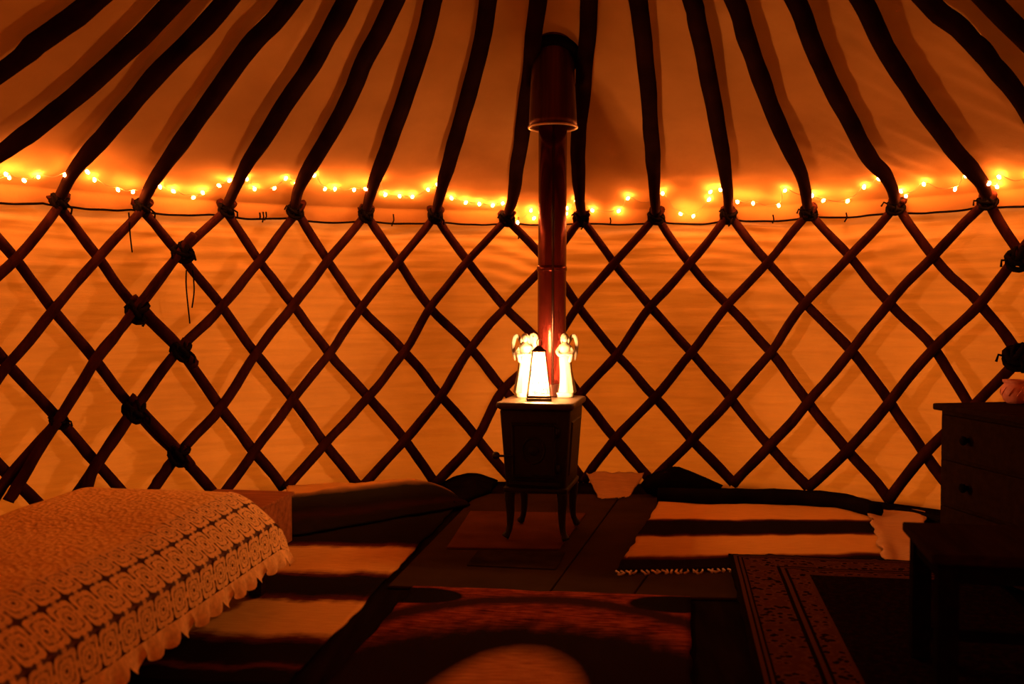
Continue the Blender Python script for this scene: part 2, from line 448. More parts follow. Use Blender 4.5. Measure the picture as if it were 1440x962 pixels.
row(5, fr(-5.5, -3.5), [(250, 637), (357, 633), (457, 623)])
row(5, fr(.5, 4.5), [(865, 617), (973, 619), (1082, 628), (1192, 635), (1300, 640)])
row(6, fr(-4, -2), [(400, 687), (507, 690), (612, 687)])
row(6, fr(1, 4), [(916, 678), (1031, 680), (1136, 686), (1250, 704)])
def node(i, j, r=R):
    if (i, j) in NODE:
        p = PW(*NODE[(i, j)], R); return cyl(ang(p), r, max(.02, p.z))
    return cyl(PHI0 + i * DPHI, r, max(.025, H - j * DH))
def pole(nodes, rr, parent, seed, mat=None, name='lattice_pole'):
    pts = spline(nodes, 5); n = len(pts)
    for k in range(n):
        pts[k] = pts[k] + Vector((nz(k * .35, seed * 3.7, 1), nz(k * .35, seed * 3.7, 5), nz(k * .35, seed * 3.7, 9))) * .008
        pts[k].z = max(.012, pts[k].z)
    radii = [rr * (.86 + .25 * k / n) * (1 + .10 * nz(k * .5, seed, 2)) for k in range(n)]
    v, f = tube(pts, radii, 8)
    return obj(name, v, f, mat or M['pole'], parent)
# lashing: three crossed turns of cord and two short ends
def ring(c, r, t, rot, seg=14, ts=5):
    pts = [Vector((r * math.cos(2 * PI * k / seg), r * math.sin(2 * PI * k / seg), 0)) for k in range(seg + 1)]
    v, f = tube(pts, t, ts, False)
    m = Matrix.Rotation(rot[0], 4, 'X') @ Matrix.Rotation(rot[1], 4, 'Y')
    return [m @ x + Vector(c) for x in v], f
lash_parts = [ring((0, 0, 0), .040, .012, (.5, .6)), ring((0, 0, .008), .038, .012, (.5, -.6)), ring((0, 0, -.01), .041, .012, (1.2, .3)), ring((.008, 0, 0), .039, .007, (1.5, 1.3)),
              tube([(.02, -.03, -.01), (.035, -.05, -.035), (.03, -.05, -.06)], .005, 5), tube([(-.02, -.03, 0), (-.045, -.045, .012), (-.055, -.05, -.012)], .005, 5)]
lv, lf = merge(*lash_parts)
lash_me = bpy.data.meshes.new('lashing'); lash_me.from_pydata([tuple(v) for v in lv], [], lf); lash_me.update()
lash_me.polygons.foreach_set('use_smooth', [True] * len(lash_me.polygons)); lash_me.materials.append(M['cord'])
def lashing(p, parent, s=1.0, name='lashing'):
    o = bpy.data.objects.new(name, lash_me); COL.objects.link(o); o.location = p; o.scale = (s, s, s)
    o.rotation_euler = (random.uniform(-.3, .3), random.uniform(-.5, .5), -ang(p) + random.uniform(-.3, .3)); o.parent = parent
    return o
panelL = thing('lattice_panel', 'wooden lattice wall panel behind the bed, its doubled edge poles lashed with cord', 'lattice', (0, 0, 0))
panelM = thing('lattice_panel', 'wide wooden lattice wall panel of crossed poles behind the iron stove', 'lattice', (0, 0, 0))
panelR = thing('lattice_panel', 'wooden lattice wall panel ending behind the chest of drawers', 'lattice', (0, 0, 0))
def extend(ns, a):
    d = (ns[0] - ns[1]).normalized(); return [ns[0] + d * a] + ns
for top in range(-13, 11):
    pr = panelL if top <= -6 else (panelM if top <= 5 else panelR)
    for sgn in (-1, 1):
        ns = [node(top + sgn * .5 * j, j, R - .020 if sgn < 0 else R + .018) for j in range(7)]
        pole(extend(ns, .05), .0275 if sgn < 0 else .0285, pr, top * 2.3 + sgn * .7 + 40)
seam = [PW(x, y, R - .075) for x, y in ((272, 330), (250, 358), (193, 433), (135, 508), (84, 587), (32, 672), (12, 705))]
pole(seam, .0265, panelL, 91)
seam = [PW(x, y, R - .062) for x, y in ((262, 478), (247, 498), (190, 575), (138, 650), (120, 690))]
pole(seam, .0285, panelL, 92)
for q in (((180, 420), (197, 440), (256, 500), (266, 514)), ((176, 560), (192, 580), (252, 645), (262, 660))):
    pole([PW(x + 7, y - 2, R - .048) for x, y in q], .028, panelL, q[0][0])
pole([PW(x, y, R - .05) for x, y in ((262, 628), (245, 645), (225, 672), (210, 700))], .027, panelL, 17)
for x, y, s in ((256, 354, 1.25), (193, 436, 1.35), (254, 492, 1.3), (188, 576, 1.35), (251, 638, 1.35), (82, 590, 1.0)):
    lashing(PW(x, y, R - .052), panelL, s)
for x, y, s in ((1432, 362, 1.3), (1430, 500, 1.4)):
    lashing(PW(x, y, R - .03), panelR, s)
for pts in (((262, 380), (262, 405), (267, 455)), ((271, 380), (273, 408), (270, 433)), ((182, 312), (183, 330), (186, 355))):
    v, f = tube(spline([PW(x, y, R - .05) for x, y in pts], 4), .0042, 5)
    obj('hanging_cord', v, f, M['cord'], panelL)

# ------------------------------------------------------------------ roof poles
RT = {-9: [(-20, 118), (0, 103), (67, 50), (133, 0)], -8: [(-15, 228), (0, 217), (67, 167), (160, 87), (247, 0)],
      -7: [(83, 276), (110, 232), (150, 187), (217, 110), (320, 0)], -6: [(200, 284), (222, 246), (283, 160), (350, 67), (410, 0)],
      -5: [(318, 288), (347, 232), (393, 160), (440, 87), (488, 0)], -4: [(415, 290), (424, 257), (480, 160), (515, 82), (556, 0)],
      -3: [(515, 294), (524, 262), (552, 190), (582, 100), (610, 0)], -2: [(612, 296), (622, 262), (641, 195), (668, 100), (687, 0)],
      -1: [(713, 300), (721, 278), (731, 210), (743, 120), (756, 0)], 0: [(818, 300), (815, 270), (813, 200), (822, 100), (828, 0)],
      1: [(922, 298), (920, 260), (916, 190), (908, 90), (897, 0)], 2: [(1025, 296), (1021, 250), (1004, 150), (981, 33), (974, 0)],
      3: [(1137, 292), (1127, 247), (1093, 173), (1060, 83), (1033, 0)], 4: [(1260, 284), (1249, 252), (1218, 215), (1180, 140), (1147, 73), (1119, 0)],
      5: [(1388, 276), (1380, 258), (1346, 216), (1300, 153), (1250, 77), (1210, 0)], 6: [(1475, 185), (1440, 150), (1393, 87), (1353, 43), (1303, 0)]}
ORD = ['first', 'second', 'third', 'fourth', 'fifth', 'sixth', 'seventh', 'eighth', 'ninth', 'tenth', 'eleventh']
for i in range(-11, 9):
    if i in RT:
        pts = [PR(x, y, .055) for x, y in RT[i]]
        if i in (-9, -8, 6): pts = [cyl(PHI0 + i * DPHI, R - .01, H + .02)] + ([] if i != -9 else []) + pts[1:]
        else: pts[0] = pts[0] - Vector((0, 0, .012))
    else:
        pts = [cyl(PHI0 + i * DPHI, r, roof_z(r, .055)) for r in (R - .01, 2.6, 2.0, 1.5)]
    a = ang(pts[-1]); r_ = rad(pts[-1])
    for rr in (.5 * (r_ + .72), .72): pts.append(cyl(a, rr, roof_z(rr, .055)))
    fine = spline(pts, 7); n = len(fine)
    for k in range(2, n):
        fine[k] = fine[k] + Vector((nz(k * .3, i * 3.1, 1), nz(k * .3, i * 3.1, 4), nz(k * .3, i * 3.1, 8) * .4)) * .006
    radii = [min(.043, .027 + .0010 * k + .0012 * max(0, k - 6)) * (1 + .08 * nz(k * .4, i, 3)) for k in range(n)]
    base = fine[0].copy()
    lab = 'dark bent roof pole, %s from the stovepipe towards the %s' % ((ORD[-i - 1], 'bed') if i < 0 else (ORD[i], 'chest of drawers'))
    t = thing('roof_pole', lab, 'pole', base, group='roof poles under the canvas')
    v, f = tube([p - base for p in fine], radii, 10)
    obj('shaft', v, f, M['rafter'], t)
    lo = lashing(base + Vector((0, 0, -.012)), t, 1.05); lo.location = (0, 0, -.012)
cr = thing('crown_ring', 'round wooden crown holding the upper ends of the roof poles', 'crown', (0, AX, roof_z(.68, .09)))
v, f = tube([(.68 * math.cos(2 * PI * k / 40), .68 * math.sin(2 * PI * k / 40), 0) for k in range(41)], .045, 10, False)
obj('rim', v, f, M['rafter'], cr)

# ------------------------------------------------------------------ fairy lights along the eave
BULBS = [(8, 245), (34, 254), (54, 249), (91, 246), (109, 238), (123, 242), (133, 253), (166, 267), (187, 270), (205, 266), (219, 255), (225, 263), (244, 269), (272, 278), (285, 271), (308, 261), (323, 254), (347, 252), (358, 266), (386, 265), (402, 251), (416, 259), (442, 247), (457, 266), (471, 266), (498, 267), (514, 266), (533, 255), (542, 274), (562, 276), (580, 277), (602, 267), (615, 260), (635, 279), (655, 285), (674, 287), (693, 289), (707, 286), (719, 293), (728, 313), (747, 296), (751, 307), (797, 293), (796, 301), (810, 283), (833, 296), (870, 297), (883, 279), (917, 286), (932, 272), (957, 301), (975, 304), (997, 281), (999, 270), (1013, 267), (1037, 284), (1059, 286), (1095, 289), (1104, 268), (1142, 275), (1158, 282), (1192, 283), (1215, 263), (1236, 252), (1267, 269), (1274, 276), (1299, 259), (1343, 266), (1358, 247), (1391, 258), (1402, 263), (1405, 249)]
FRONT = {8, 34, 91, 109, 123, 166, 187, 205, 219, 272, 308, 386, 457, 498, 514, 917, 957, 975, 1037, 1059, 1095, 1158, 1192, 1274, 1343, 1358, 1391}
string = thing('fairy_lights', 'string of small warm glowing bulbs looped along the eave from pole to pole', 'string lights', (0, 0, 0))
bpts = []
def unseen(a, k):                   # the string goes on a little along the eave, past the frame
    r = R - .03 - .05 * abs(math.sin(k * 1.3)); return (cyl(a, r, roof_z(r, .045)), random.random() < .5)
for k in range(9, 0, -1): bpts.append(unseen(-.95 - k * .0565, k))
for x, y in BULBS:
    fr_ = x in FRONT
    bpts.append((PR(x, y, .062 if fr_ else .018 + .005 * math.sin(x * 1.7)), fr_))
for k in range(1, 7): bpts.append(unseen(.80 + k * .0565, k))
bv, bf = ball((0, 0, 0), 1, u=8, v=5)
def bulb_mesh(name, r):
    me = bpy.data.meshes.new(name); me.from_pydata([(v.x * r, v.y * r, v.z * r * 1.5) for v in bv], [], bf); me.update()
    me.polygons.foreach_set('use_smooth', [True] * len(me.polygons)); me.materials.append(M['bulb']); return me
bm_ = bulb_mesh('bulb', .0080)
for p, fr_ in bpts:
    o = bpy.data.objects.new('bulb', bm_); COL.objects.link(o); o.parent = string; o.location = p
    o.rotation_euler = (random.uniform(-1, 1), random.uniform(-1, 1), 0)
wp = []
for k, (p, fr_) in enumerate(bpts):
    c = Vector((0, AX, p.z)) - p; c.normalize()
    wp.append(p + Vector((0, 0, .012)) + c * .004)
    if k < len(bpts) - 1:
        q = bpts[k + 1][0]; L = (q - p).length
        wp.append((p + q) / 2 + Vector((0, 0, -.12 * L + .01)) + c * .008)
v, f = tube(spline(wp, 4), .0018, 5)
obj('wire', v, f, M['wire'], string)

# ------------------------------------------------------------------ floor coverings round the stove
def F2(x, y, z=0.0): p = P(x, y, z); return (p.x, p.y)
def board(name, cs, z0, z1, mat, label, cat, group=None):
    pts = [F2(x, y) for x, y in cs]
    V = [Vector((a, b, z1)) for a, b in pts] + [Vector((a, b, z0)) for a, b in pts]
    n = len(pts); Fc = [tuple(range(n))[::-1], tuple(range(n, 2 * n))] + [(k, (k + 1) % n, n + (k + 1) % n, n + k) for k in range(n)]
    o = obj(name, V, Fc, mat, smooth=False)
    bm = bmesh.new(); bm.from_mesh(o.data); bmesh.ops.recalc_face_normals(bm, faces=bm.faces)
    bmesh.ops.bevel(bm, geom=bm.edges[:], offset=.003, segments=1, affect='EDGES'); bm.to_mesh(o.data); bm.free()
    return tag(o, label, cat, group)
board('hearth_board', [(672, 697), (873, 698), (771, 838), (545, 828)], .001, .012, M['board'], 'grey-green hearth board lying under the iron stove', 'board')
board('hearth_board', [(875, 698), (990, 698), (888, 843), (773, 838)], .001, .012, M['board'], 'grey-green hearth board between the stove board and the fringed blanket', 'board')
board('hearth_board', [(992, 700), (1090, 700), (1075, 846), (890, 843)], .001, .012, M['board'], 'grey-green hearth board mostly under the fringed striped blanket', 'board')
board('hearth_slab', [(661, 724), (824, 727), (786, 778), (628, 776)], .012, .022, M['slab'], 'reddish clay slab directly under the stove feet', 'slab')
board('front_plate', [(672, 779), (795, 781), (782, 806), (656, 800)], .012, .017, M['plate'], 'dark flat plate on the hearth board before the stove', 'plate')  # thin plate, darker than the board it lies on

wob = lambda u, v, s, a: a * nz(u * 4, v * 5, s)
bl = sheet('striped_blanket', [F2(930, 707), F2(1228, 711), F2(1250, 802), F2(866, 810)], 50, 50, lambda u, v: .022 + .006 * nz(u * 5, v * 6, 3) + .004 * nz(u * 14, v * 14, 5), .007,
           stripe_mat('cream_and_black_stripes', [(0, DARK), (.045, DARK), (.06, CREAM), (.335, CREAM), (.36, RED), (.385, DARK), (.56, DARK), (.585, RED), (.61, CREAM), (.83, CREAM), (.86, RED), (.89, DARK), (1, DARK)]), jag=.012)
tag(bl, 'cream and black striped wool blanket with a fringed edge under the patterned carpet', 'blanket')
for k in range(26):
    u = k / 25 * .46
    a = Vector((*F2(866, 810), 0)).lerp(Vector((*F2(1250, 802), 0)), u)
    a.z = .020
    L = random.uniform(.025, .05)
    v, f = tube([a, a + Vector((random.uniform(-.01, .015), -L * .5, -.002)), a + Vector((random.uniform(-.02, .02), -L, -.005))], [.005, .0042, .006], 5)
    obj('tassel', v, f, M['fringe'], bl)
A_, B_ = F2(652, 703), F2(398, 972)
bl2 = sheet('striped_blanket', [(A_[0] - 1.0, A_[1] + .03), A_, B_, (B_[0] - 1.05, B_[1] + .05)], 50, 70, lambda u, v: .012 + .006 * nz(u * 5, v * 6, 13) + .003 * nz(u * 12, v * 16, 15), .008,
            stripe_mat('cream_red_black_stripes', [(0, GREEN), (.25, DARK), (.385, DARK), (.41, RED), (.43, CREAM), (.56, CREAM), (.585, RED), (.60, DARK), (.675, DARK), (.70, RED), (.715, CREAM), (.83, CREAM), (.855, RED), (.875, DARK), (.935, DARK), (.95, RED), (.96, DARK), (1, DARK)]), jag=.012)
tag(bl2, 'cream and black striped wool blanket spread beside the bed', 'blanket')
# folded felt mat heaped against the wall beyond it
def heap(u, v):
    taper = (1 - max(0, (u - .72) / .28) ** 2)
    body_ = math.exp(-((v - .30) / .30) ** 2) if v > .30 else 1 - .35 * ((.30 - v) / .30) ** 2
    return .030 + (.105 * body_ * (.6 + .4 * u) + .016 * nz(u * 4, v * 5, 21) + .008 * nz(u * 11, v * 9, 22)) * taper * (1 - v ** 6)
fm = sheet('folded_mat', [F2(405, 699), F2(632, 697), F2(662, 716), F2(398, 762)], 60, 40, heap, .010,
           stripe_mat('felt_with_pale_edge', [(0, CREAM), (.31, CREAM), (.36, (.20, .10, .04)), (.42, GREEN), (.60, DARK), (.70, (.02, .006, .005)), (.80, DARK), (1, DARK)]), jag=.015)
tag(fm, 'dark folded felt mat with a pale hem heaped against the lattice', 'mat')
ds = sheet('dark_blanket', [F2(624, 684), F2(700, 682), F2(690, 696), F2(640, 716)], 16, 12, lambda u, v: .03 + .05 * math.sin(PI * u) * (1 - v) + .012 * nz(u * 4, v * 4, 31), .02, M['darkcloth'], jag=.01)
tag(ds, 'black cloth end tucked at the wall between the felt mat and stove', 'cloth')
fl = sheet('canvas_flap', [F2(824, 690), F2(905, 690), F2(882, 702), F2(846, 705)], 18, 12, lambda u, v: .012 + .10 * (1 - v) ** 1.5 * (1 + .2 * nz(u * 5, v * 3, 41)) + .008 * nz(u * 8, v * 6, 43), .006, M['palecloth'], jag=.02)
tag(fl, 'pale canvas flap curling onto the floor behind the stove', 'cloth')
# dark roll along the foot of the wall and a heap on it
def roll(name, pix, rr, mat, label, cat, zc=None):
    pts = spline([P(x, y, rr) for x, y in pix], 8)
    pts = [Vector((p.x, p.y, rr * .96)) for p in pts]
    n = len(pts)
    v, f = tube(pts, [rr * (.75 + .25 * math.sin(PI * (k + .5) / n) ** .4) * (1 + .12 * nz(k * .5, 3, 7)) for k in range(n)], 12)
    v = [Vector((p.x, p.y, max(.004, p.z * .85))) for p in v]
    return tag(obj(name, v, f, mat), label, cat)
roll('rolled_rug', [(925, 694), (1000, 697), (1100, 698), (1180, 703), (1232, 716)], .06, M['darkcloth'], 'long dark rolled rug along the foot of the lattice wall', 'rug')
roll('draught_roll', [(1262, 716), (1310, 728), (1380, 742), (1450, 752)], .03, M['darkcloth'], 'thin dark roll of cloth at the wall foot near the chest of drawers', 'cloth')
hp = P(945, 690, .12); hv = []; hf = []
prof = [(0, .0), (.10, .005), (.16, .03), (.20, .09), (.15, .15), (.075, .19), (.02, .215)]
cv, cf = lathe([(max(.004, r), z) for r, z in prof[1:]], 20, lambda a, z: 1 + .22 * nz(math.cos(a) * 2, math.sin(a) * 2, z * 9))
cv = [Vector((v.x * 1.0 + (.10 if v.x > 0 else 0) * (v.x / .2) * (1 - v.z / .25), v.y * .45, v.z * .85)) for v in cv]
base = P(950, 701, .0)
tag(obj('cloth_heap', cv, cf, M['darkcloth'], loc=(base.x, base.y + .02, .0)), 'small dark heap of cloth leaning against the lattice', 'cloth')
pc = sheet('cotton_cloth', [F2(1216, 721), F2(1296, 727), F2(1320, 800), F2(1245, 799)], 24, 30, lambda u, v: .030 + .012 * nz(u * 3, v * 3, 51) + .008 * math.sin(u * 9 + 3 * nz(u, v * 2, 3)), .006, M['palecloth'], jag=.03)
tag(pc, 'crumpled pale cotton cloth on the floor by the chest of drawers', 'cloth')
hd = sheet('fur_print_rug', [F2(583, 831), F2(971, 846), F2(972, 1010), F2(425, 1010)], 50, 40, lambda u, v: .020 + .003 * nz(u * 6, v * 6, 61), .016, hide_mat(), jag=.012)
tag(hd, 'russet and black fur-patterned rug with a pale middle before the hearth', 'rug')
c1 = Vector((*F2(1024, 791), 0)); c4 = Vector((*F2(1066, 985), 0)); dv = (c4 - c1).normalized(); du = Vector((-dv.y, dv.x, 0))
c2 = c1 + du * 1.02
pr_ = sheet('patterned_carpet', [(c1.x, c1.y), (c2.x, c2.y), (c2.x + dv.x * 2.1, c2.y + dv.y * 2.1), (c1.x + dv.x * 2.1, c1.y + dv.y * 2.1)], 60, 60, lambda u, v: .040 + .004 * nz(u * 6, v * 7, 71) + (.014 * max(0, nz(u * 26, 1, 73)) if v < .02 else 0), .012, persian_mat(), jag=.008)
tag(pr_, 'dark oriental carpet with a russet floral border beside the table', 'carpet')

# ------------------------------------------------------------------ stove
feet = [P(713, 770), P(793, 775), P(736, 738), P(808, 742)]
sc = sum(feet, Vector()) / 4; SZ = .022
st_rz = -math.atan2(.075, .45)
stove = thing('wood_stove', 'small black cast-iron stove on four curved legs', 'stove', (sc.x, sc.y, SZ), st_rz)
TOPZ = .652                                     # underside of things that stand on the top, over the slab
v, f = frustum(.142, .185, .245, .168, .205, .620, .012); body = obj('firebox', v, f, M['iron'], stove)
v, f = frustum(.150, .195, .228, .152, .196, .252, .006); obj('base_flange', v, f, M['iron'], stove)
# top plate with rounded corners and a lip
def rrect(hx, hy, r, n=6):
    out = []
    for cx, cy, a0 in ((hx - r, hy - r, 0), (-hx + r, hy - r, PI / 2), (-hx + r, -hy + r, PI), (hx - r, -hy + r, 1.5 * PI)):
        for k in range(n + 1):
            a = a0 + PI / 2 * k / n; out.append((cx + r * math.cos(a), cy + r * math.sin(a)))
    return out
def plate(levels, rcorner):
    V = []; Fc = []
    for hx, hy, z in levels: V += [Vector((x, y, z)) for x, y in rrect(hx, hy, rcorner)]
    n = len(V) // len(levels)
    for k in range(len(levels) - 1):
        for s in range(n): Fc.append((k * n + s, k * n + (s + 1) % n, (k + 1) * n + (s + 1) % n, (k + 1) * n + s))
    Fc.append(tuple(range(n))[::-1]); Fc.append(tuple(range((len(levels) - 1) * n, len(levels) * n)))
    return V, Fc
v, f = plate([(.172, .212, .618), (.184, .224, .628), (.186, .226, .640), (.182, .222, .650), (.174, .214, .6525)], .03)
obj('top_plate', v, f, M['irontop'], stove)
# front door: a raised panel on the slanting front
def front(x, z, out):      # point on the slanting front face
    k = (z - .245) / .375
    return Vector((x * 1.0, -(.185 + .020 * k) - out, z))
def slabf(x0, x1, z0, z1, t0, t1, taper=0.0):
    a = [front(x0, z0, t0), front(x1, z0, t0), front(x1 + taper, z1, t0), front(x0 - taper, z1, t0)]
    b = [front(x0 + .006, z0 + .006, t1), front(x1 - .006, z0 + .006, t1), front(x1 + taper - .006, z1 - .006, t1), front(x0 - taper + .006, z1 - .006, t1)]
    return a + b, [(0, 1, 5, 4), (1, 2, 6, 5), (2, 3, 7, 6), (3, 0, 4, 7), (4, 5, 6, 7), (3, 2, 1, 0)]
door = obj('door', *slabf(-.108, .098, .300, .560, -.004, .012, .008), M['iron'], stove, smooth=False)
for q in ((-.108, .098, .300, .316), (-.112, .104, .544, .560), (-.110, -.094, .312, .548), (.086, .102, .312, .548)):
    obj('door_moulding', *slabf(*q, .010, .020), M['iron'], door, smooth=False)
# cast relief on the door: a small wreath and boss
v, f = tube([front(.052 * math.cos(2 * PI * k / 20) - .005, .43 + .060 * math.sin(2 * PI * k / 20), .012) for k in range(21)], .006, 6, False)
obj('relief_wreath', v, f, M['iron'], door)
v, f = ball(front(-.005, .43, .010), .026, (1, .4, 1)); obj('relief_boss', v, f, M['iron'], door)
v, f = merge(tube([front(-.100, .402, .014), front(-.145, .402, .022), front(-.168, .402, .022)], .006, 8), ball(front(-.182, .402, .022), .019, u=14, v=10))
obj('door_knob', v, f, M['knob'], door)
for z in (.345, .515):
    v, f = tube([front(.108, z - .022, .012), front(.108, z + .022, .012)], .010, 8); obj('hinge', v, f, M['iron'], stove)
v, f = slabf(-.125, .118, .262, .288, .0, .022); obj('ash_lip', v, f, M['iron'], stove, smooth=False)
# side panels: raised frames
for sx in (-1, 1):
    def side(y, z, out):
        k = (z - .245) / .375
        return Vector((sx * (.142 + .026 * k + out), y, z))
    a = [side(-.14, .30, -.004), side(.14, .30, -.004), side(.15, .565, -.004), side(-.15, .565, -.004)]
    b = [side(-.13, .31, .007), side(.13, .31, .007), side(.14, .555, .007), side(-.14, .555, .007)]
    ff = [(0, 1, 5, 4), (1, 2, 6, 5), (2, 3, 7, 6), (3, 0, 4, 7), (4, 5, 6, 7), (3, 2, 1, 0)]
    obj('side_panel', a + b, ff if sx > 0 else [q[::-1] for q in ff], M['iron'], stove, smooth=False)
inv = Matrix.Rotation(-st_rz, 4, 'Z')
for (sx, sy) in ((-1, -1), (1, -1), (-1, 1), (1, 1)):
    tx, ty = sx * .120, sy * .165
    pts = spline([(tx, ty, .25), (tx + sx * .006, ty + sy * .004, .20), (tx + sx * .003, ty + sy * .002, .12), (tx + sx * .008, ty + sy * .006, .05), (tx + sx * .026, ty + sy * .018, .012)], 5)
    n = len(pts)
    v, f = tube(pts, [.030 - .016 * min(1, k / n * 1.5) + (.004 if k > n - 4 else 0) for k in range(n)], 10)
    v = [Vector((p.x, p.y, max(0, p.z))) for p in v]
    obj('leg', v, f, M['iron'], stove)

# stovepipe
pb = P(776, 555, SZ + .6525)
px = P(776, 470, 0); d = ray(776, 440); k = (sc.y + .165) / d.y; pc_ = O + d * k
pipe = thing('stove_pipe', 'glossy dark red stovepipe rising from the stove through a wide sleeve', 'pipe', (pc_.x, pc_.y, SZ + .6525))
d2 = ray(777.5, 180); k2 = (sc.y + .165) / d2.y; top = O + d2 * k2 - Vector(pipe.location)
PRD = .0705
v, f = tube([(0, 0, 0), (0, 0, .5), (top.x * .6, 0, top.z * .6), (top.x, 0, top.z + .15)], PRD, 40); obj('shaft', v, f, M['pipe'], pipe)
v, f = lathe([(PRD, 0), (PRD + .022, .0), (PRD + .022, .012), (PRD + .008, .02), (PRD + .006, .06), (PRD, .065)], 40); obj('collar', v, f, M['seam'], pipe)
a = -1.52
v, f = tube([(math.cos(a) * PRD, math.sin(a) * PRD, .02), (math.cos(a) * PRD + top.x, math.sin(a) * PRD, top.z + .1)], .0065, 8); obj('seam', v, f, M['seam'], pipe)
for zz in (.62,):
    v, f = lathe([(PRD + .001, zz), (PRD + .0045, zz + .006), (PRD + .0045, zz + .022), (PRD + .001, zz + .028)], 40); obj('joint_band', v, f, M['pipe'], pipe)
# flared sleeve, cut to the slope of the roof
seg = 40; V = []; Fc = []; zb = top.z; nl = 12
def sleeve_pt(a, q, inner):
    rb, rt = .120, .102
    wx, wy = math.cos(a), math.sin(a)
    rr = rt + (rb - rt) * (1 - q) - (.004 if inner else 0)
    wp_ = Vector((pipe.location.x + top.x + rt * wx, pipe.location.y + rt * wy, 0))
    zt = roof_z(rad(wp_)) + .006 - pipe.location.z
    return Vector((top.x + rr * wx, rr * wy, zb + (zt - zb) * q))
for inner in (False, True):
    for k in range(nl + 1):
        for s in range(seg): V.append(sleeve_pt(2 * PI * s / seg, k / nl, inner))
off = (nl + 1) * seg
for k in range(nl):
    for s in range(seg):
        a_, b_ = k * seg + s, k * seg + (s + 1) % seg
        Fc.append((a_, b_, b_ + seg, a_ + seg)); Fc.append((a_ + off, a_ + seg + off, b_ + seg + off, b_ + off))
for s in range(seg):
    a_, b_ = s, (s + 1) % seg
    Fc.append((a_, a_ + off, b_ + off, b_))
sl = obj('sleeve', V, Fc, M['sleeve'], pipe)
v, f = tube([(top.x + .119 * math.cos(2 * PI * k / 40), .119 * math.sin(2 * PI * k / 40), zb + .002) for k in range(41)], .006, 8, False)
obj('rim', v, f, M['lip'], sl)
gk = []
for k in range(41):
    p = sleeve_pt(2 * PI * k / 40, 1, False); p = Vector((top.x + (p.x - top.x) * 1.10, p.y * 1.10, p.z - .040)); gk.append(p)
v, f = tube(gk, .026, 8, False); obj('roof_gasket', v, f, M['cord'], sl)
v, f = lathe([(PRD + .002, zb + .02), (.115, zb + .018), (.115, zb + .024), (PRD + .002, zb + .026)], 40)
obj('inner_ring', [x + Vector((top.x, 0, 0)) for x in v], f, M['sleeve'], sl)

# ------------------------------------------------------------------ lantern and angels on the stove
ZT = SZ + .6527
lp = P(757.5, 563, ZT)
lan = thing('lantern', 'tapered bronze lantern with frosted panes full of tiny white lights', 'lantern', (lp.x, lp.y, ZT), .06)
B, Tt, LH = .055, .030, .232
v, f = merge(box(-B - .004, B + .004, -B - .004, B + .004, 0, .014, .003), box(-B + .003, B - .003, -B + .003, B - .003, .012, .026, .002)); obj('base', v, f, M['brass'], lan, smooth=False)
v, f = merge(frustum(Tt + .004, Tt + .004, LH, Tt + .004, Tt + .004, LH + .008), frustum(Tt, Tt, LH + .008, .010, .010, LH + .026)); obj('cap', v, f, M['brass'], lan, smooth=False)
for sx in (-1, 1):
    for sy in (-1, 1):
        v, f = tube([(sx * B, sy * B, .012), (sx * Tt, sy * Tt, LH + .002)], .0042, 4); obj('corner_bar', v, f, M['brass'], lan, smooth=False)
v, f = merge(tube([(.012 * math.cos(2 * PI * k / 16) + .002, 0, LH + .042 + .018 * math.sin(2 * PI * k / 16)) for k in range(17)], .0026, 6, False)); obj('ring_handle', v, f, M['brass'], lan)
gm = bpy.data.materials.new('frosted_pane'); gm.use_nodes = True; t = gm.node_tree; t.nodes.clear()
o_ = t.nodes.new('ShaderNodeOutputMaterial'); mx = t.nodes.new('ShaderNodeMixShader'); mx.inputs[0].default_value = .05
tr = t.nodes.new('ShaderNodeBsdfTransparent'); tl = t.nodes.new('ShaderNodeBsdfTranslucent'); tl.inputs[0].default_value = (.95, .92, .85, 1); tr.inputs[0].default_value = (.95, .93, .9, 1)
t.links.new(tr.outputs[0], mx.inputs[1]); t.links.new(tl.outputs[0], mx.inputs[2]); t.links.new(mx.outputs[0], o_.inputs[0])
for k in range(4):
    m = Matrix.Rotation(k * PI / 2, 4, 'Z')
    q = [m @ Vector(c) for c in ((-B + .003, -B + .002, .027), (B - .003, -B + .002, .027), (Tt - .002, -Tt + .001, LH), (-Tt + .002, -Tt + .001, LH))]
    q2 = [m @ (m.inverted() @ c + Vector((0, .0015, 0))) for c in q]
    obj('pane', q, [(0, 1, 2, 3)], gm, lan, smooth=False)
lb = bpy.data.meshes.new('tiny_bulb'); lb.from_pydata([tuple(x * .0035) for x in bv], [], bf); lb.update(); lb.materials.append(M['lbulb'])
for k in range(26):
    z = .038 + .185 * (k + .5) / 26; rr = (B + (Tt - B) * z / LH) * .62
    a = k * 2.4
    o = bpy.data.objects.new('tiny_bulb', lb); COL.objects.link(o); o.parent = lan; o.location = (rr * math.cos(a), rr * math.sin(a), z)
wpts = [((B + (Tt - B) * (.038 + .185 * (k + .5) / 26) / LH) * .62 * math.cos(k * 2.4), (B + (Tt - B) * (.038 + .185 * (k + .5) / 26) / LH) * .62 * math.sin(k * 2.4), .034 + .185 * (k + .5) / 26) for k in range(26)]
v, f = tube([(0, 0, .02)] + wpts, .0009, 4); obj('light_wire', v, f, M['wire'], lan)

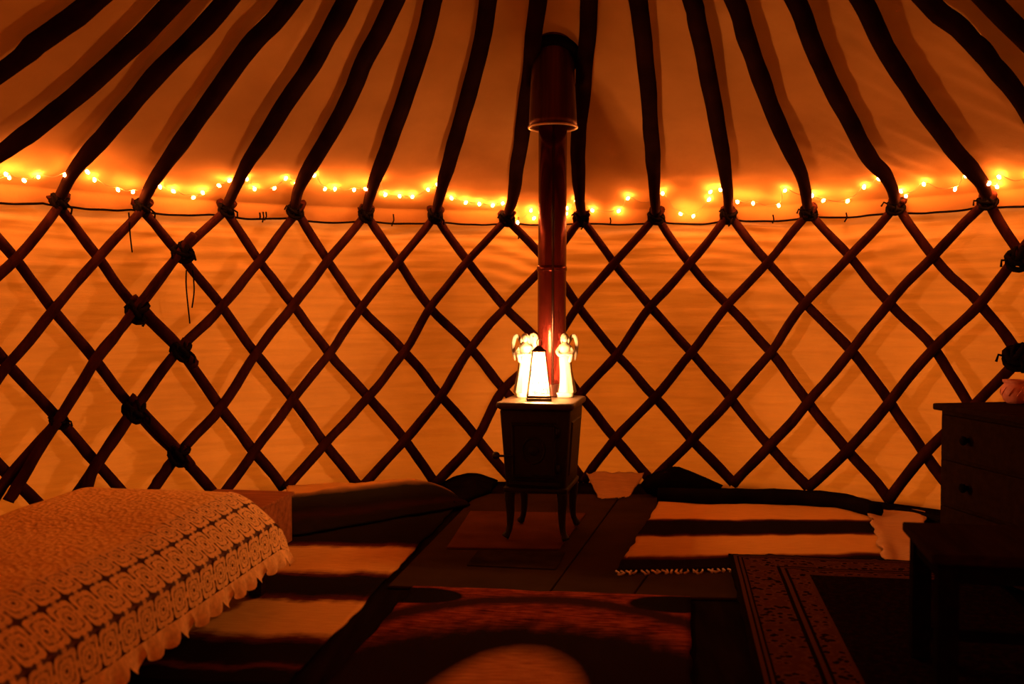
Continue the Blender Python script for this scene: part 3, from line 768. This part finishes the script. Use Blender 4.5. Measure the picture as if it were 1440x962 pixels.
def angel(px_, py_, side, label):
    """side -1: turned towards the bed, +1: turned towards the chest; local x points away from the lantern"""
    b = P(px_, py_, ZT)
    t = thing('angel_figurine', label, 'figurine', (b.x, b.y, ZT), 0)
    s = side
    mir = lambda vf: ([Vector((p.x * s, p.y, p.z)) for p in vf[0]], vf[1] if s > 0 else [q[::-1] for q in vf[1]])
    fold = lambda a, z: 1 + (.13 * math.sin(a * 7 + z * 9) + .06 * math.sin(a * 12 - z * 14)) * min(1, max(0, (.20 - z) / .12)) * (1 if z > .022 else 0)
    gown = lathe([(.043, .018), (.043, .026), (.039, .05), (.034, .09), (.031, .13), (.030, .17), (.029, .195), (.026, .21), (.030, .23), (.033, .245), (.028, .257), (.012, .264), (.010, .272)], 28, fold)
    gv = [Vector((p.x * 1.0 + .010 * math.sin(max(0, .2 - p.z) * 9) * 1, p.y * .82, p.z)) for p in gown[0]]
    head = ball((.0, -.006, .290), .0175, (.88, 1.0, 1.18), 14, 10)
    nose = ball((.0, -.0245, .288), .0032, (1, 1, 1.4), 6, 4)
    arms = merge(tube(spline([(.026, 0, .245), (.040, -.012, .222), (.030, -.034, .208), (.004, -.040, .214)], 5), [.0105] * 6 + [.009] * 5 + [.0065] * 5, 8),
                 tube(spline([(-.026, 0, .245), (-.036, -.014, .222), (-.022, -.034, .207), (.004, -.041, .213)], 5), [.0105] * 6 + [.009] * 5 + [.0065] * 5, 8),
                 tube(spline([(.036, -.010, .222), (.030, -.030, .196), (.022, -.026, .17)], 5), [.012] * 5 + [.010] * 4 + [.004] * 2, 8))
    v, f = mir(merge((gv, gown[1]), head, nose, arms)); obj('figure', v, f, M['stone'], t)
    hair = merge(ball((0, .000, .294), .0195, (.98, .95, 1.1), 12, 8), tube(spline([(.013, .004, .296), (.019, .006, .275), (.014, .010, .252)], 5), [.008] * 5 + [.007] * 5 + [.003], 7), tube(spline([(-.013, .004, .296), (-.018, .006, .275), (-.014, .010, .252)], 5), [.008] * 5 + [.007] * 5 + [.003], 7))
    hv = [Vector((p.x, p.y + (.006 if p.y < -.006 else 0), p.z)) for p in hair[0]]
    v, f = mir((hv, hair[1])); obj('hair', v, f, M['stone'], t)
    # wings: the inner one broad and leaf shaped, the outer one seen edge-on as an arched crescent
    def wing(center, width, thick):
        V = []; Fc = []; n = len(center); sg = 10
        for k, (c, w_) in enumerate(zip(center, width)):
            tg = (Vector(center[min(n - 1, k + 1)]) - Vector(center[max(0, k - 1)])).normalized()
            sd = tg.cross(Vector((0, 1, 0))).normalized()
            for q in range(sg):
                a = 2 * PI * q / sg
                V.append(Vector(c) + sd * (w_ * math.cos(a)) + Vector((0, 1, 0)) * (thick * math.sin(a)))
        for k in range(n - 1):
            for q in range(sg):
                a_ = k * sg + q; b_ = k * sg + (q + 1) % sg
                Fc.append((a_, b_, b_ + sg, a_ + sg))
        Fc.append(tuple(range(sg))[::-1]); Fc.append(tuple(range((n - 1) * sg, n * sg))); return V, Fc
    c1_ = spline([(-.012, .020, .235), (-.024, .024, .270), (-.036, .026, .300), (-.046, .024, .290), (-.048, .022, .255), (-.040, .020, .200), (-.030, .020, .150)], 4)
    n = len(c1_); v, f = mir(wing(c1_, [.004 + .014 * math.sin(PI * (k + .5) / n) ** .7 for k in range(n)], .006)); obj('wing', v, f, M['stone'], t)
    c2_ = spline([(.012, .020, .240), (.026, .024, .280), (.042, .026, .302), (.054, .024, .290), (.059, .022, .255), (.057, .020, .215), (.050, .020, .180)], 4)
    n = len(c2_); v, f = mir(wing(c2_, [.003 + .0075 * math.sin(PI * (k + .5) / n) ** .7 for k in range(n)], .006)); obj('wing', v, f, M['stone'], t)
    v, f = mir(plate([(.046, .040, 0), (.047, .041, .004), (.046, .040, .015), (.042, .036, .022)], .03)); obj('pedestal', v, f, M['stone'], t)
    return t
angel(738.5, 558.5, -1, 'white winged angel figurine on the stove, on the lantern\'s door-knob side')
angel(794, 558, 1, 'white winged angel figurine on the stove, in front of the stovepipe on the hinge side')

# ------------------------------------------------------------------ bed
ZE, ZTOP, ZHEM = .30, .42, .125
E0, E1 = P(402, 727, ZE), P(200, 848, ZE)           # visible long edge
dl = (E1 - E0).normalized(); dw = Vector((dl.y, -dl.x, 0))
if dw.x > 0: dw = -dw
BW, BL = .92, 2.05
bed_o = E0
def bedpt(a, b, z): return Vector((E0.x, E0.y, 0)) + dl * a + dw * b + Vector((0, 0, z))     # a along from far end, b across from the visible edge
SLW = .20
def across(s):
    """arc length s from the hem up the visible side -> (b, z)"""
    side = ZE - ZHEM
    if s < side: q = s / side; return (-.035 * (1 - q) ** 1.5, ZHEM + s)
    s -= side; L = math.hypot(SLW, ZTOP - ZE)
    if s < L:
        q = s / L; return (SLW * q, ZE + (ZTOP - ZE) * math.sin(q * PI / 2))
    return (SLW + s - L, ZTOP)
SIDE = ZE - ZHEM; SLOPE = math.hypot(SLW, ZTOP - ZE)
def surf(a, s, lift=0.0):
    b, z = across(s)
    z += .012 * nz(a * 3, b * 4, 81) * min(1, max(0, (s - SIDE) / .2)) + .010 * nz(a * 1.4, b * 1.4, 85) * min(1, max(0, (s - SIDE) / .2))
    b += .014 * nz(a * 7, 1, 83) * max(0, 1 - s / SIDE)
    e = max(0, .16 - a) / .16
    z -= .10 * e * e * (1 if s > SIDE else max(0, s / SIDE))
    far = BW - b
    if far < SLW: z -= (ZTOP - ZE) * (1 - math.sin(max(0, far) / SLW * PI / 2))
    n = Vector((0, 0, 1)) if s > SIDE + SLOPE else (Vector((0, 0, 1)) - dw if s > SIDE else -dw)
    n.normalize()
    return bedpt(a, b, z) + n * lift
bed = thing('bed', 'low single bed with a dark mattress under the crocheted coverlet', 'bed', bedpt(BL / 2, BW / 2, 0), 0)
def bed_local(vf): return [p - Vector(bed.location) for p in vf[0]], vf[1]
def obox(a0, a1, b0, b1, z0, z1):
    V = [bedpt(a, b, z) for z in (z0, z1) for a, b in ((a0, b0), (a1, b0), (a1, b1), (a0, b1))]
    return V, [(0, 1, 2, 3), (7, 6, 5, 4), (0, 4, 5, 1), (1, 5, 6, 2), (2, 6, 7, 3), (3, 7, 4, 0)]
obj('mattress', *bed_local(obox(.05, BL - .03, .05, BW - .05, .20, .275)), M['mattress'], bed, smooth=False)
obj('frame', *bed_local(obox(.03, BL, .03, BW - .03, .13, .20)), M['walnut'], bed, smooth=False)
for a, b in ((.06, .06), (BL - .1, .06), (.06, BW - .1), (BL - .1, BW - .1)):
    obj('leg', *bed_local(obox(a, a + .05, b, b + .05, .018, .14)), M['walnut'], bed, smooth=False)
cov = thing('crochet_coverlet', 'cream crocheted coverlet with flower squares draped over the bed', 'coverlet', bedpt(BL / 2, BW / 2, ZTOP), 0)
def cgrid(s0, s1, na, ns, lift, a0=0.0, a1=BL):
    V = []; Fc = []
    for j in range(ns + 1):
        for i in range(na + 1):
            V.append(surf(a0 + (a1 - a0) * i / na, s0 + (s1 - s0) * j / ns, lift) - Vector(cov.location))
    for j in range(ns):
        for i in range(na):
            k = j * (na + 1) + i; Fc.append((k, k + 1, k + na + 2, k + na + 1))
    return V, Fc
STOT = SIDE + SLOPE + (BW - SLW)
obj('top_cloth', *cgrid(SIDE + .192, STOT, 160, 80, .002), M['coverlet'], cov)
lin = obj('lining', *cgrid(.03, SIDE + .21, 100, 24, -.006), M['lining'], cov); lin['label'] = 'dark lining under the open crochet squares'
# far end drop and left side drop
def end_drop():
    V = []; Fc = []; n = 60
    for j in range(7):
        for i in range(n + 1):
            s = SIDE + (STOT - SIDE) * i / n
            p = surf(0, s); q = j / 6
            V.append(Vector((p.x, p.y, p.z + (ZHEM - p.z) * q)) - dl * (.02 * math.sin(q * PI)) - Vector(cov.location))
    for j in range(6):
        for i in range(n):
            k = j * (n + 1) + i; Fc.append((k, k + 1, k + n + 2, k + n + 1))
    return V, Fc
obj('end_drop', *end_drop(), M['coverlet'], cov)
SQ = .098
def motif(a0, s0, da, ds, lift):
    sg = 24; V = []; Fc = []
    def at(x, y): return surf(a0 + da * (x + .5), s0 + ds * (y + .5), lift) - Vector(cov.location)
    def rp(rr, th, sq):
        c, s_ = math.cos(th), math.sin(th)
        m = (abs(c) ** 14 + abs(s_) ** 14) ** (-1 / 14)
        k = (1 - sq) + sq * m
        return (rr * k * c, rr * k * s_)
    for r0, r1, sq, sc_ in ((.466, .335, 1.0, .016), (.315, .18, .35, .0), (.155, .06, 0, 0)):
        o = len(V)
        for q in range(sg):
            th = 2 * PI * q / sg
            V.append(at(*rp(r0 + sc_ * math.cos(12 * th), th, sq))); V.append(at(*rp(r1, th, sq * .7)))
        for q in range(sg):
            b = (q + 1) % sg; Fc.append((o + 2 * q, o + 2 * b, o + 2 * b + 1, o + 2 * q + 1))
    for q in range(12):           # joining stitches
        th = 2 * PI * (q + .5) / 12
        for r0, r1, w_ in ((.30, .36, .09), (.15, .215, .12)):
            o = len(V)
            for r_, t_ in ((r0, -w_), (r0, w_), (r1, w_), (r1, -w_)):
                V.append(at(*rp(r_, th + t_, .1)))
            Fc.append((o, o + 1, o + 2, o + 3))
    for sx, sy in ((1, 0), (-1, 0), (0, 1), (0, -1)):      # joins to the neighbours
        o = len(V); w_ = .10
        for d_, e_ in ((.43, -w_), (.43, w_), (.505, w_), (.505, -w_)):
            V.append(at(sx * d_ + sy * e_, sy * d_ + sx * e_))
        Fc.append((o, o + 1, o + 2, o + 3))
    return V, Fc
na = int(BL / SQ)
for i in range(na):
    a = .005 + i * SQ
    for s0, ds, lift in ((SIDE - .098, .098, .006), (SIDE + .002, .098, .006), (SIDE + .102, .098, .008)):
        obj('flower_square', *motif(a, s0, SQ, ds, lift), M['yarn'], cov)
# leaf-shaped edging points along the hem
for i in range(na):
    a = .005 + i * SQ; V = []; Fc = []
    n = 8
    for k in range(n + 1):
        x = k / n; depth = .034 * (1 - abs(2 * x - 1) ** 2.2) + .030
        for q in range(4):
            t = q / 3
            p = surf(a + SQ * x, .078, .007) + Vector((0, 0, -depth * t)) - dw * (.016 * t + .010 * t * math.sin(x * 2 * PI) * (1 if i % 3 else -1))
            V.append(p - Vector(cov.location))
    for k in range(n):
        for q in range(3):
            o = k * 4 + q; Fc.append((o, o + 1, o + 5, o + 4))
    obj('edging_point', V, Fc, M['yarn'], cov)

# wooden chest-like box behind the foot of the bed
c0 = P(414, 703, .25)
bx = thing('wooden_box', 'plain oak box standing between the bed and the folded mat', 'box', (c0.x - .25, c0.y + .02, 0), -.12)
obj('side', *box(-.20, .17, -.20, -.18, .022, .235, .002), M['oak'], bx, smooth=False)
obj('side', *box(-.20, .17, .16, .18, .022, .235, .002), M['oak'], bx, smooth=False)
obj('end_panel', *box(.15, .17, -.18, .16, .022, .235, .002), M['oak'], bx, smooth=False)
obj('end_panel', *box(-.20, -.18, -.18, .16, .022, .235, .002), M['oak'], bx, smooth=False)
obj('lid', *box(-.21, .18, -.21, .19, .237, .253, .003), M['oak'], bx, smooth=False)

# ------------------------------------------------------------------ chest of drawers, pot, table
ZC = .70
fc_, nc_ = P(1319, 567, ZC), P(1440, 586, ZC)
dirv = (nc_ - fc_).normalized(); rz = math.atan2(dirv.y, dirv.x)
# local x runs along the front from the far corner to the near one, local y points out to the wall
chest = thing('chest_of_drawers', 'dark walnut chest of drawers with round knobs against the lattice wall', 'chest', (fc_.x, fc_.y, .0), rz)
W_, DP = .95, .46
obj('top', *box(-.01, W_ + .02, -.02, DP, ZC - .028, ZC, .006), M['walnut'], chest, smooth=False)
obj('body', *box(.01, W_, .012, DP - .01, .06, ZC - .028, .003), M['walnut'], chest, smooth=False)
v, f = box(0.005, W_ + .005, .0, .02, .03, .07, .004); obj('plinth', v, f, M['walnut'], chest, smooth=False)
for x_, y_ in ((.03, .03), (W_ - .06, .03), (.03, DP - .06), (W_ - .06, DP - .06)):
    obj('foot', *box(x_, x_ + .04, y_, y_ + .03, 0.0, .062, .003), M['walnut'], chest, smooth=False)
for k, (z0, z1) in enumerate(((.475, .655), (.275, .46), (.085, .26))):
    dr = obj('drawer', *box(.035, W_ - .025, -.006, .016, z0, z1, .004), M['walnut'], chest, smooth=False)
    for x_ in (.22, W_ - .22):
        kv = lathe([(.010, 0), (.009, .012), (.018, .018), (.020, .026), (.012, .034)], 14)
        v = [Vector((x_ + p.x, -.006 - p.z, (z0 + z1) / 2 + p.y)) for p in kv[0]]
        obj('knob', v, kv[1], M['black_wood'], dr)
pp = P(1432, 569, ZC)
pot = thing('terracotta_pot', 'small round pink terracotta pot standing on the chest of drawers', 'pot', (pp.x + .015, pp.y + .06, ZC))
v, f = lathe([(.034, 0), (.048, .012), (.058, .040), (.058, .062), (.050, .080), (.046, .086), (.052, .092), (.053, .102), (.047, .102), (.043, .090), (.040, .06), (.02, .02)], 28)
obj('vessel', v, f, M['terracotta'], pot)
v, f = merge(*[tube(spline([(.058 * math.cos(a), .058 * math.sin(a), .035), (.060 * math.cos(a + .2), .060 * math.sin(a + .2), .052), (.055 * math.cos(a + .4), .055 * math.sin(a + .4), .070)], 4), .003, 5) for a in [k * PI / 5 for k in range(10)]])
obj('relief', v, f, M['terracotta'], pot)

ZB = .45
t0, t1 = P(1291, 738, ZB), P(1304, 772, ZB)
ev = (t0 - t1).normalized(); tz = math.atan2(ev.y, ev.x) - PI / 2
tb = thing('low_table', 'low black wooden table with square legs standing on the patterned carpet', 'table', (t1.x, t1.y, .0), tz * .55)
TD, TW = .42, .95
obj('top', *box(0, TW, -.06, TD - .06, ZB - .03, ZB, .006), M['walnut'], tb, smooth=False)
obj('apron', *box(.05, TW - .05, -.03, -.012, ZB - .085, ZB - .03, .002), M['black_wood'], tb, smooth=False)
obj('apron', *box(.05, TW - .05, TD - .11, TD - .09, ZB - .085, ZB - .03, .002), M['black_wood'], tb, smooth=False)
obj('apron', *box(.03, .05, -.02, TD - .1, ZB - .085, ZB - .03, .002), M['black_wood'], tb, smooth=False)
obj('apron', *box(TW - .05, TW - .03, -.02, TD - .1, ZB - .085, ZB - .03, .002), M['black_wood'], tb, smooth=False)
for x_ in (.02, TW - .075):
    for y_ in (-.045, TD - .13):
        obj('leg', *box(x_, x_ + .055, y_, y_ + .055, .044, ZB - .03, .004), M['black_wood'], tb, smooth=False)
obj('stretcher', *box(.06, TW - .06, TD - .12, TD - .095, .10, .135, .002), M['black_wood'], tb, smooth=False)
